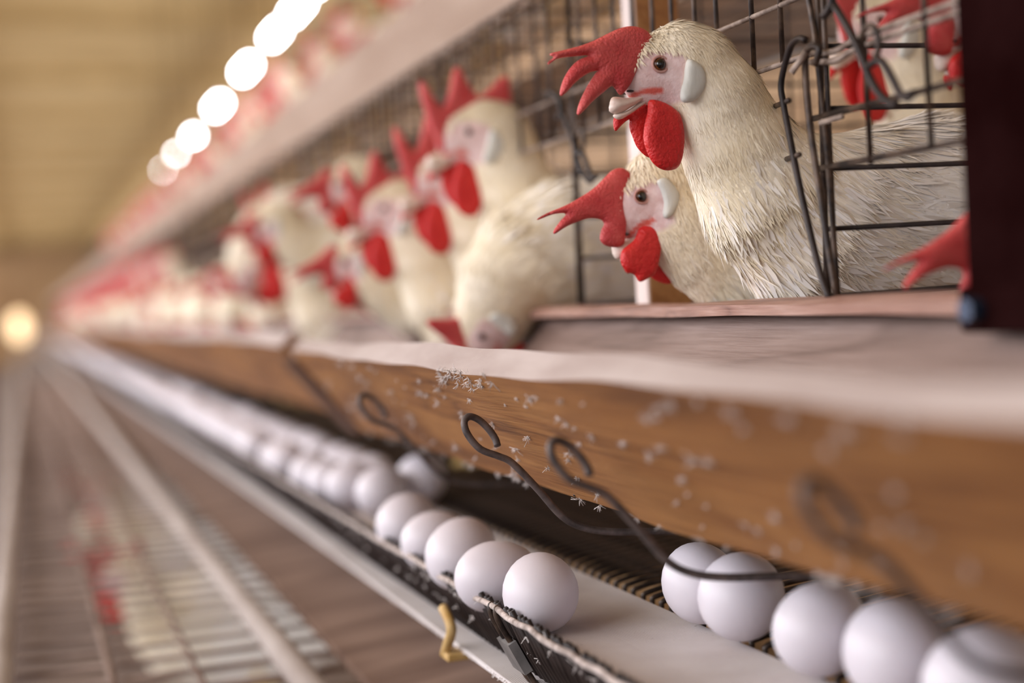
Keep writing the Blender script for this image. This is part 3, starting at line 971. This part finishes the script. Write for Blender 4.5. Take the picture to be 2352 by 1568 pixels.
def make_hen(spec):
    """spec: plane Y, spine [(px,py,r,ysc)...] tail to nape, eye px, head angle and scale, comb outline, grid step, blades."""
    Yp = spec['Y']; h = spec['h']
    def W2(p, y=0.0):
        q = onY(p[0], p[1], Yp + y); return (q[0], q[2])
    pxm = (W2((1600, 300))[0] - W2((1500, 300))[0]) / 100.0
    xf = head_xf(spec['eye'], spec['ang'], spec['sc'])
    prims = []
    sp = spec['spine']
    for (a, b2) in zip(sp[:-1], sp[1:]):
        prims.append((W2(a), W2(b2), a[2] * pxm, b2[2] * pxm, (a[3] + b2[3]) / 2, spec.get('k', 0.014)))
    neck_end = sp[-1]
    hs = spec['sc']
    prims.append((W2(neck_end), W2(xf((1590, 158))), neck_end[2] * pxm, 82 * pxm * hs, 0.78, 0.012))
    for a, b2, r0, r1, ys in SKULL:
        prims.append((W2(xf(a)), W2(xf(b2)), r0 * pxm * hs, r1 * pxm * hs, ys, 0.006))
    for a, b2, r0, r1, ys in spec.get('extra', []):
        prims.append((W2(a), W2(b2), r0 * pxm, r1 * pxm, ys, 0.02))
    allx = [p[i][0] for p in prims for i in (0, 1)]; allz = [p[i][1] for p in prims for i in (0, 1)]
    rm = max(p[2] for p in prims) + 0.012
    gx = np.arange(min(allx) - rm, max(allx) + rm, h); gz = np.arange(min(allz) - rm, max(allz) + rm, h)
    ym = max(max(p[2], p[3]) * p[4] for p in prims) + 0.012
    gy = np.arange(-ym, ym + h, h)
    D = sdf_union(prims, gx, gy, gz).astype(np.float32)
    vs, fs = surface_nets(D, (gx[0], gy[0], gz[0]), h)
    ex, ez = W2(spec['eye'])
    feet = (W2(spec['feet'])[0], Yp, zfloor(W2(spec['feet'])[0]) + 0.003)
    root = thing('hen', feet, spec['label'], 'hen', spec.get('group'))
    org = np.array([feet[0], 0.0, feet[2]])             # meshes are relative to the feet
    me = bpy.data.meshes.new('body')
    me.from_pydata((vs - org).tolist(), [], fs.tolist())
    me.polygons.foreach_set('use_smooth', [True] * len(me.polygons)); me.update()
    # colour masks
    pxz = vs[:, [0, 2]].copy()
    # slide the near and far sides back onto the mid plane along the view, so outlines traced in the photo fall on the skin
    kk = Yp / (Yp - np.abs(vs[:, 1]))
    pxz *= kk[:, None]
    s = pxm * hs
    fpoly = np.array([W2(xf(p)) for p in FACE]); spoly = np.array([W2(xf(p)) for p in STRIPE])
    near_head = np.abs(pxz - np.array([ex, ez])).max(1) < 0.08
    face = np.zeros(len(vs)); red = np.zeros(len(vs))
    if near_head.any():
        face[near_head] = np.clip(poly_dist(fpoly, pxz[near_head]) / 0.003 + 0.4, 0, 1)
        red[near_head] = np.clip(poly_dist(spoly, pxz[near_head]) / 0.0012 + 0.6, 0, 1)
        beak_pt = np.array(W2(xf((1455, 205))))
        face[near_head] = np.maximum(face[near_head], np.clip(1.6 - np.linalg.norm(pxz[near_head] - beak_pt, axis=1) / (45 * s), 0, 1))
    spw = np.array([W2(p) for p in sp] + [W2(xf((1590, 158)))])
    # whiteness grows towards breast and body
    cum = np.concatenate([[0], np.cumsum(np.linalg.norm(np.diff(spw, axis=0), axis=1))])
    dd = np.linalg.norm(pxz[:, None] - spw[None], axis=-1)
    near = cum[dd.argmin(1)] / cum[-1]
    white = np.clip((0.80 - near) * 2.6, 0.05, 0.9)
    ca = me.color_attributes.new('tint', 'FLOAT_COLOR', 'POINT')
    buf = np.stack([face, white, red, np.ones(len(vs))], 1).astype(np.float32)
    ca.data.foreach_set('color', buf.ravel())
    body = link('body', me, MT['feather'], root)

    def P(poly, y=0.0):
        return [W2(xf(p), y) for p in poly]
    oo = (feet[0], 0.0, feet[2])
    hh = spec['hp'] * 1.0
    comb_poly = [W2(p) for p in spec['comb']] if spec.get('comb_abs') else P(spec['comb'])
    bx, bz = W2(xf((1500, 110)))
    fl_amt = spec.get('flop', -0.05)
    pillow('comb', comb_poly, 0.0042 * hs, 0.0075 * hs, hh, 0.0, oo, MT['comb'], root,
           flop=lambda x, z: -0.004 + fl_amt * max(0.0, math.hypot(x - bx, z - bz) - 0.015))
    wn, wf = (spec['wattle'] if 'wattle' in spec else None), W_FAR
    near_poly = [W2(p, -0.009 * hs) for p in spec['wattle']] if 'wattle' in spec else P(W_NEAR, -0.009 * hs)
    pillow('wattle', near_poly, 0.0036 * hs, 0.006, hh, -0.009 * hs, oo, MT['wattle'], root)
    pillow('wattle', P(W_FAR, 0.006 * hs), 0.0032 * hs, 0.006, hh, 0.006 * hs, oo, MT['wattle'], root)
    hw = 0.0185 * hs
    lobe0 = [W2(p) for p in spec['lobe']] if 'lobe' in spec else P(LOBE)
    lc = np.mean(lobe0, 0)
    lm = np.linalg.norm(pxz - lc, axis=1) < 0.006
    hw = np.abs(vs[lm, 1]).max() if lm.any() else hw
    lobe = [W2(p, -hw) for p in spec['lobe']] if 'lobe' in spec else P(LOBE, -hw)
    for sgn in (-1, 1):
        pillow('earlobe', lobe, 0.0028 * hs, 0.005, hh, sgn * hw * 0.98, oo, MT['lobe'], root, flop=lambda x, z, g=sgn: 0.0)
    ub = pillow('upper_beak', P(BEAK_U), 0.0062 * hs, 0.0085, hh, 0.0, oo, MT['beak'], root)
    nx_, nz_ = W2(xf((1440, 212)))
    for sgn in (-1, 1):
        link('nostril', ball('nostril', 0.0016 * hs, (nx_ - feet[0], sgn * 0.0046 * hs, nz_ - feet[2]), (1.5, 0.8, 0.5)), MT['pupil'], ub)
    pillow('lower_beak', P(BEAK_L), 0.0046 * hs, 0.006, hh, 0.0, oo, MT['beak'], root)
    # eyes sit on the surface of the head
    mask = (np.linalg.norm(pxz - np.array([ex, ez]), axis=1) < 0.004)
    ys = np.abs(vs[mask, 1]).max() if mask.any() else 0.015
    ex0, ez0 = ex, ez
    ex, ez = W2(spec['eye'], -ys)
    for sgn in (-1, 1):
        e = link('eye', ball('eye', 0.0042 * hs, (ex - feet[0], sgn * (ys - 0.0016), ez - feet[2]), (1, 0.62, 1)), MT['iris'], root)
        link('pupil', ball('pupil', 0.0031 * hs, (ex - feet[0], sgn * (ys - 0.0016 + 0.0011), ez - feet[2]), (1, 0.72, 1)), MT['pupil'], e)
        if spec.get('lids'):
            rg = [(ex - feet[0] + 0.0046 * hs * math.cos(a) * 1.08, sgn * (ys - 0.0006), ez - feet[2] + 0.0044 * hs * math.sin(a)) for a in np.linspace(0, 2 * math.pi, 25)]
            v, f = tube_data(rg, 0.0008, 6)
            link('eyelid', mesh('eyelid', v, f), MT['lid'], e)
    ex, ez = ex0, ez0
    # legs
    for sgn in (-1, 1):
        lx = feet[0] + 0.012 * sgn
        vv, ff = [], []
        top = (lx - feet[0] + 0.01, sgn * 0.03, spec.get('legtop', 0.16))
        for path, r in (([top, (lx - feet[0] + 0.012, sgn * 0.032, 0.06), (lx - feet[0] + 0.004, sgn * 0.033, 0.006)], 0.0055),
                        ([(lx - feet[0] + 0.004, sgn * 0.033, 0.005), (lx - feet[0] - 0.045, sgn * 0.034, 0.003)], 0.0036),
                        ([(lx - feet[0] + 0.004, sgn * 0.033, 0.005), (lx - feet[0] - 0.035, sgn * 0.056, 0.003)], 0.0033),
                        ([(lx - feet[0] + 0.004, sgn * 0.033, 0.005), (lx - feet[0] - 0.035, sgn * 0.014, 0.003)], 0.0033),
                        ([(lx - feet[0] + 0.004, sgn * 0.033, 0.005), (lx - feet[0] + 0.025, sgn * 0.033, 0.003)], 0.003)):
            v, f = tube_data(path, r, 6, len(vv)); vv += v; ff += f
        link('leg', mesh('leg', vv, ff), MT['leg'], root)
    if spec.get('blades'):
        plumage(root, vs - org, fs, face, near, spw - org[[0, 2]], spec['blades'], (ex - org[0], ez - org[2]), spec.get('lift', 1.0), spec.get('bw', 1.0))
    root['eyeoff'] = (ex - feet[0], ez - feet[2])
    return root


def ball(name, r, c, sc):
    bm = bmesh.new()
    bmesh.ops.create_uvsphere(bm, u_segments=20, v_segments=14, radius=r)
    for v in bm.verts:
        v.co = Vector((v.co.x * sc[0] + c[0], v.co.y * sc[1] + c[1], v.co.z * sc[2] + c[2]))
    me = bpy.data.meshes.new(name); bm.to_mesh(me); bm.free()
    me.polygons.foreach_set('use_smooth', [True] * len(me.polygons))
    return me


def plumage(root, vs, fs, face, near, spw, count, eye, lift, bw):
    """single feathers lying along the body: one fluffy part nobody could count."""
    a, b2, c, d = (vs[fs[:, i]] for i in range(4))
    nrm = np.cross(c - a, d - b2); ar = np.linalg.norm(nrm, axis=1); nrm /= ar[:, None] + 1e-12
    cen = (a + b2 + c + d) / 4
    fm = face[fs].mean(1); nr = near[fs].mean(1)
    dh = np.hypot(cen[:, 0] - eye[0], cen[:, 2] - eye[1])
    wgt = ar * (fm < 0.25) * np.where(cen[:, 1] < 0.02, 1.0, 0.15) * np.where(nr > 0.35, 3.0, 1.0)
    pick = RNG.choice(len(cen), size=count, p=wgt / wgt.sum())
    p = cen[pick]; n = nrm[pick]; k = nr[pick]
    # flow: away from the head along the spine
    seg = spw[:-1] - spw[1:]
    mid = (spw[:-1] + spw[1:]) / 2
    wd = 1.0 / (((p[:, [0, 2]][:, None] - mid[None]) ** 2).sum(-1) + 1e-4) ** 1.5
    wd /= wd.sum(1, keepdims=True)
    sgn = seg / (np.linalg.norm(seg, axis=1, keepdims=True) + 1e-9)
    fl2 = wd @ sgn
    flow = np.stack([fl2[:, 0], np.zeros(count), fl2[:, 1]], 1)
    # at head front feathers sweep back from the eye
    flow[:, 2] -= 0.25 * np.clip(k, 0, 1)
    flow += RNG.normal(0, 0.11, flow.shape)
    t = flow - n * (flow * n).sum(1, keepdims=True); t /= np.linalg.norm(t, axis=1, keepdims=True) + 1e-9
    bn = np.cross(n, t)
    dhp = dh[pick]
    L = np.clip(0.005 + 0.15 * dhp, 0.006, 0.028) * RNG.uniform(0.7, 1.3, count)
    Wd = np.clip(0.0005 + 0.009 * dhp, 0.0005, 0.0018) * bw * RNG.uniform(0.7, 1.3, count)
    big = (RNG.random(count) < 0.05) & (dhp > 0.07)
    L = np.where(big, L * 1.15, L); Wd = np.where(big, Wd * 1.7, Wd)
    lf = L * RNG.gamma(2.0, 0.010, count) * lift * np.where(big, 3.5, 1.0)
    st = [(0.0, 0.55, -0.06), (0.35, 1.0, 0.05), (0.7, 0.8, 0.35), (1.0, 0.0, 1.0)]
    V_, F_ = [], []
    curl = RNG.normal(0, 0.10, count)
    rows = []
    for s_, w_, l_ in st:
        ctr = p + t * (L * s_)[:, None] + n * (lf * l_ + 0.0004)[:, None] + bn * (curl * L * s_ * s_)[:, None]
        # follow the curvature of the body
        ctr = ctr - n * (L ** 2 * s_ ** 2 * 2.2)[:, None]
        if w_ > 0:
            rows.append(ctr - bn * (Wd * w_ / 2)[:, None]); rows.append(ctr + bn * (Wd * w_ / 2)[:, None])
        else:
            rows.append(ctr)
    A = np.stack(rows, 1)          # count,7,3
    base = np.arange(count)[:, None] * 7
    quads = np.vstack([base + np.array([[1, 0, 2, 3]]), base + np.array([[3, 2, 4, 5]])])
    tris = base + np.array([[5, 4, 6]])
    me = bpy.data.meshes.new('plumage')
    me.from_pydata(A.reshape(-1, 3).tolist(), [], quads.tolist() + tris.tolist())
    me.polygons.foreach_set('use_smooth', [True] * len(me.polygons)); me.update()
    ca = me.color_attributes.new('tint', 'FLOAT_COLOR', 'POINT')
    wv = np.clip((0.80 - k) * 2.6, 0.0, 0.9) + RNG.normal(0, 0.12, count)
    wv = np.where(big, wv + 0.5, wv)
    buf = np.zeros((count, 7, 4), np.float32); buf[:, :, 1] = np.clip(wv, 0, 1)[:, None]; buf[:, :, 3] = 1
    ca.data.foreach_set('color', buf.ravel())
    me.normals_split_custom_set_from_vertices(np.repeat(n + 0.25 * RNG.normal(0, 0.35, n.shape), 7, axis=0).tolist())
    tag(link('plumage', me, MT['blade'], root), kind='stuff')


HERO = make_hen(dict(Y=0.757, h=0.0017, hp=0.0011, eye=(1518, 147), ang=0, sc=1.0, comb=COMB_A, feet=(2080, 900), lids=True, blades=90000,
    spine=[(2620, 380, 50, 0.8), (2480, 420, 130, 0.75), (2300, 470, 188, 0.62), (2120, 488, 190, 0.60), (1950, 515, 178, 0.60), (1830, 505, 158, 0.66), (1742, 425, 128, 0.72), (1678, 310, 100, 0.76), (1634, 220, 88, 0.78)],
    label='sharp white hen with big floppy red comb, head raised out of the cage'))

WAT2 = zz([(940, 570), (900, 650), (822, 720), (812, 800), (850, 862), (905, 885), (940, 932), (1000, 905), (1040, 880), (1072, 780), (1088, 620), (1062, 545), (1000, 545)], 1150, 330)
LOBE2 = zz([(1060, 250), (1130, 235), (1205, 330), (1200, 410), (1160, 480), (1120, 505), (1098, 480), (1105, 400), (1085, 320)], 1150, 330)
HEN2 = make_hen(dict(Y=0.83, h=0.0021, hp=0.0012, eye=(1475, 451), ang=math.radians(-24), sc=0.97, comb=COMB_B, comb_abs=True, wattle=WAT2, lobe=LOBE2, feet=(1980, 860), lids=True, blades=36000, flop=-0.03,
    spine=[(2480, 520, 50, 0.8), (2330, 540, 120, 0.75), (2140, 560, 165, 0.64), (1960, 570, 165, 0.62), (1800, 590, 140, 0.66), (1690, 590, 112, 0.74), (1610, 540, 95, 0.76), (1565, 490, 86, 0.78)],
    label='sharp white hen with head lowered beneath the tall hen, pinkish comb'))

# upright hen with an erect comb, and a hen bent down into the trough: templates for the blurred birds
HEN4 = make_hen(dict(Y=1.20, h=0.0040, hp=0.0022, eye=(1078, 302), ang=math.radians(4), sc=0.80, comb=COMB_C, feet=(1560, 800), flop=0.05, blades=14000, bw=2.4,
    spine=[(1900, 540, 40, 0.8), (1780, 580, 90, 0.75), (1640, 610, 122, 0.66), (1500, 620, 128, 0.64), (1380, 615, 122, 0.64), (1290, 585, 108, 0.68), (1225, 515, 88, 0.74), (1178, 425, 72, 0.78), (1150, 350, 66, 0.8)],
    label='blurred upright white hen with erect red comb left of the sharp hens'))
HEN3 = make_hen(dict(Y=1.118, h=0.0040, hp=0.0022, eye=(1108, 772), ang=math.radians(-60), sc=0.72, comb=COMB_D, feet=(1560, 840), flop=-0.02, blades=14000, bw=2.4, legtop=0.14,
    spine=[(1850, 520, 40, 0.8), (1740, 540, 85, 0.75), (1610, 560, 115, 0.68), (1480, 565, 124, 0.66), (1360, 562, 124, 0.66), (1270, 575, 116, 0.70), (1192, 615, 98, 0.74), (1144, 675, 76, 0.76), (1124, 728, 56, 0.78)],
    label='white hen bent down with its head inside the trough'))


def dup_hen(src, px, py, plane, label, group, rz=0.0, parts=True, sc=1.0, axis='Y'):
    q = onY(px, py, plane) if axis == 'Y' else onX(px, py, plane)
    r = src.copy(); COL.objects.link(r)
    ex, ez = src['eyeoff']
    ca, sa = math.cos(rz), math.sin(rz)
    r.location = V((q[0] - ex * ca * sc, q[1] - ex * sa * sc, q[2] - ez * sc))
    r.rotation_euler = (0, 0, rz); r.scale = (sc, sc, sc)
    tag(r, label, 'hen', group)
    sunk = r.location.z - ZC < zfloor(r.location.x) - 0.005
    for ch in list(src.children):
        if sunk and ch.name.startswith('leg'):
            continue
        if not parts and ch.name.split('.')[0] not in ('body', 'comb', 'wattle', 'earlobe'):
            continue
        c = ch.copy(); COL.objects.link(c); c.parent = r
        if parts:
            for g in list(ch.children):
                d = g.copy(); COL.objects.link(d); d.parent = c
    return r


G = 'hens of the middle tier'
dup_hen(HEN2, 2315, 545, 0.572, 'blurred white hen at right edge, drooping red comb beside the dark post', G)
dup_hen(HEN2, 2225, -5, 0.640, 'blurred hen at top right corner showing red wattles beside the post', G, sc=1.0)
dup_hen(HEN4, 2000, 50, 0.915, 'white hen deep inside the cage, red face seen between the rails', G, rz=0.15)
dup_hen(HEN4, 1010, 400, 1.285, 'blurred white hen half hidden behind the upright hen, crimson wattle showing', G, rz=0.05)
dup_hen(HEN4, 885, 475, 1.38, 'blurred white hen with pinkish comb left of the bent hen', G, rz=0.0, sc=0.98)
dup_hen(HEN2, 790, 425, 1.56, 'blurred hen with comb trailing left, behind the pinkish combed hen', G)
dup_hen(HEN2, 800, 600, 1.47, 'blurred hen with low head and pink comb before the trough joint', G, sc=0.95)
dup_hen(HEN4, 640, 560, 1.93, 'blurred hen with creamy breast left of the trough joint', G)
dup_hen(HEN2, 615, 520, 1.84, 'blurred hen with bright comb just left of the low headed hen', G, sc=0.95)
dup_hen(HEN3, 560, 640, 2.03, 'blurred cream hen bowed over the trough left of the joint', G)
hr = random.Random(4)
i = 0
for bay in range(4, 36):
    for k in range(2):
        y = Y_B0 + PITCH * (bay + (0.3, 0.7)[k]) + hr.uniform(-.03, .03)
        src = hr.choice((HEN4, HEN2, HEN3, HEN4))
        r = src.copy(); COL.objects.link(r)
        dz = hr.uniform(-0.03, 0.01) if src is not HEN3 else 0
        r.location = V((src.location.x + hr.uniform(-.02, .03), y, src.location.z - ZC + 0.0)); r.rotation_euler = (0, 0, hr.uniform(-.12, .12))
        tag(r, 'blurred white hen with red comb far down the middle tier', 'hen', 'far hens of the middle tier')
        for ch in list(src.children):
            if ch.name.split('.')[0] in ('body', 'comb', 'wattle', 'leg') or bay < 7 and ch.name.split('.')[0] == 'earlobe':
                c = ch.copy(); COL.objects.link(c); c.parent = r
for bay in range(3, 34):
    for k in range(2):
        y = Y_B0 + PITCH * (bay + (0.3, 0.75)[k]) + hr.uniform(-.03, .03)
        src = hr.choice((HEN4, HEN2, HEN4))
        r = src.copy(); COL.objects.link(r)
        r.location = V((src.location.x + 0.42 + hr.uniform(-.02, .03), y, src.location.z - ZC + 0.56)); r.rotation_euler = (0, 0, hr.uniform(-.12, .12))
        tag(r, 'blurred white hen with red comb in the upper tier', 'hen', 'hens of the upper tier')
        for ch in list(src.children):
            if ch.name.split('.')[0] in ('body', 'comb', 'wattle', 'leg'):
                c = ch.copy(); COL.objects.link(c); c.parent = r

# ------------------------------------------------------------------ lower tier: cage tops seen from above
LZ = ZT - 0.56
lt = thing('cage_roof', (0.2, 0, LZ - 0.01), 'blurred dusty wire roof over the lower tier of cages', 'cage roof')
o = np.array(lt.location)
lr = random.Random(8)
for q in np.arange(1.0, 8.0, 0.06):
    tube('roof_wire', [V((-0.03, q, LZ)), V((0.52, q, LZ))], 0.0028, MT['slat'], lt, 6, origin=o)
for x, rr_, mm in ((0.190, 0.012, 'rail'), (-0.035, 0.011, 'rail'), (0.052, 0.0035, 'slat'), (0.33, 0.004, 'slat'), (0.12, 0.003, 'slat')):
    tube('rail', [V((x, 0.6, LZ + 0.006 + rr_)), V((x, 36, LZ + 0.006 + rr_))], rr_, MT[mm], lt, 8, origin=o)
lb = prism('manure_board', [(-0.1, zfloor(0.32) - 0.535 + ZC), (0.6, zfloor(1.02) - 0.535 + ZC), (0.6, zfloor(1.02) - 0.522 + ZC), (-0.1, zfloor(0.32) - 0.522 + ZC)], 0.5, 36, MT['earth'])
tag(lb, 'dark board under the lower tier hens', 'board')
db = prism('dropping_board', [(0.235, LZ + 0.008 + ZC), (0.62, LZ + 0.050 + ZC), (0.62, LZ + 0.058 + ZC), (0.235, LZ + 0.016 + ZC)], 0.5, 36, MT['drop'])
tag(db, 'brown dropping board between the pale rail and the egg belt', 'board')
for k in range(8):
    y = 1.05 + k * 0.5 + 0.05 * (k % 3) + lr.uniform(-.03, .03)
    src = lr.choice((HEN4, HEN2, HEN4, HEN3))
    r = src.copy(); COL.objects.link(r)
    r.location = V((src.location.x - 0.42 + lr.uniform(.10, .20), y, src.location.z - ZC - 0.52)); r.rotation_euler = (0, 0, lr.uniform(-.35, .35))
    tag(r, 'blurred white hen with red comb seen through the lower cage roof', 'hen', 'hens of the lower tier')
    for ch in list(src.children):
        if ch.name.split('.')[0] in ('body', 'comb', 'wattle', 'leg'):
            c = ch.copy(); COL.objects.link(c); c.parent = r

# ------------------------------------------------------------------ lamps
def lamp(px, py, z, rx, label, L=0.12):
    q = onZ(px, py, z)
    t = thing('tube_lamp', q, label, 'lamp', 'lamps along the upper tier')
    o = np.array(t.location)
    tube('glass', [(o[0], o[1] - L / 2, o[2]), (o[0], o[1] + L / 2, o[2])], rx, MT['lamp'], t, 12, origin=o)
    tube('cable', [(o[0], o[1], o[2] + rx), (o[0], o[1], ZC + 2.1)], 0.003, MT['post'], t, 6, origin=o)


for k, (px, py, rx, L) in enumerate([(374, 390, 0.006, 0.03), (405, 352, 0.009, 0.04), (444, 312, 0.016, 0.05), (500, 243, 0.018, 0.20), (565, 158, 0.018, 0.20), (632, 78, 0.018, 0.16), (682, 20, 0.018, 0.2), (740, -50, 0.018, 0.2)]):
    lamp(px, py, 0.95, rx, ['faintest hanging lamp of the upper row, farthest away', 'dim hanging lamp, second farthest of the upper row', 'bright round lamp, third farthest of the upper row', 'bright lamp fourth from the far end of the lamp row',
                           'bright lamp fifth from the far end of the lamp row', 'bright lamp next to the top one of the lamp row', 'bright lamp cut by the top edge of the picture', 'lamp above the top edge at the near end of the row'][k], L)
q = onY(45, 752, 34)
t = thing('warm_lamp', q, 'round warm orange lamp glowing at the far end of the aisle', 'lamp')
link('bulb', ball('bulb', 0.26, (0, 0, 0), (0.7, 0.7, 1.2)), MT['warm_lamp'], t)
tube('cable', [(0, 0, 0.3), (0, 0, ZC + 2.1 - t.location.z)], 0.01, MT['post'], t, 6)

# ------------------------------------------------------------------ lint and fluff
def fluff(parent, spots, name, org, n=9, L=0.006, rad=0.00013):
    vs, fs = [], []
    rr = random.Random(17)
    for (x, y, z, s) in spots:
        for k in range(n):
            d = np.array([rr.gauss(0, 1), rr.gauss(0, 1), rr.gauss(0, 1) - 0.4]); d /= np.linalg.norm(d)
            e = np.array([rr.gauss(0, 1), rr.gauss(0, 1), rr.gauss(0, 1)]) * 1.1
            l = L * s * rr.uniform(0.4, 1.2)
            p0 = np.array([x, y, z]); pts = [p0, p0 + d * l * 0.5 + e * l * 0.1, p0 + d * l + e * l * 0.35]
            v, f = tube_data([q - np.array(org) for q in pts], rad * (0.7 + 0.6 * s), 3, len(vs)); vs += v; fs += f
    return tag(link(name, mesh(name, vs, fs), MT['lint'], parent), kind='stuff')


sp = []
lr = random.Random(31)
A2 = np.array([0.2415, -0.041]); u = np.array([0.6393, -0.7690])
for k in range(120):
    y = lr.uniform(0.35, 1.35); s = lr.random() ** 1.2
    q = A2 + u * 0.105 * s
    sp.append((q[0] - 0.001, y, q[1] + ZC - 0.0008, lr.uniform(0.3, 1.1)))
for k in range(26):
    y = 0.80 + lr.uniform(-0.05, 0.06)
    q = A2 + u * lr.uniform(0, 0.012)
    sp.append((q[0] - 0.001, y, q[1] + ZC, lr.uniform(0.5, 1.2)))
for k in range(30):
    y = lr.uniform(0.4, 1.3); q = A2 + u * 0.105
    sp.append((q[0], y, q[1] + ZC - 0.001, lr.uniform(0.5, 1.2)))
fluff(MAIN, sp, 'lint', MAIN.location, 20, 0.0034)
sp = []
for k in range(220):
    y = lr.uniform(0.5, 1.6); q = fence_pt(lr.choice((0, 0, 0, 0.2, 0.5)), y, 0.002)
    sp.append((q[0], q[1], q[2], lr.uniform(0.3, 1.0)))
fluff(fe, sp, 'lint', fe.location, 12, 0.0034)
for k, (px, py) in enumerate(((1030, 881), (1320, 1136), (1210, 925), (1280, 938), (1458, 1166), (1090, 905))):
    rr_ = ray(px, py); tt = (A2[0] * 0.769 + A2[1] * 0.6393) / (rr_[0] * 0.769 + rr_[2] * 0.6393)
    q = rr_ * tt
    link('speck', ball('speck', 0.0014, (q[0] - MAIN.location.x, q[1] - MAIN.location.y, q[2] + ZC - MAIN.location.z), (0.6, 1.3, 0.8)), MT['pupil'], MAIN)
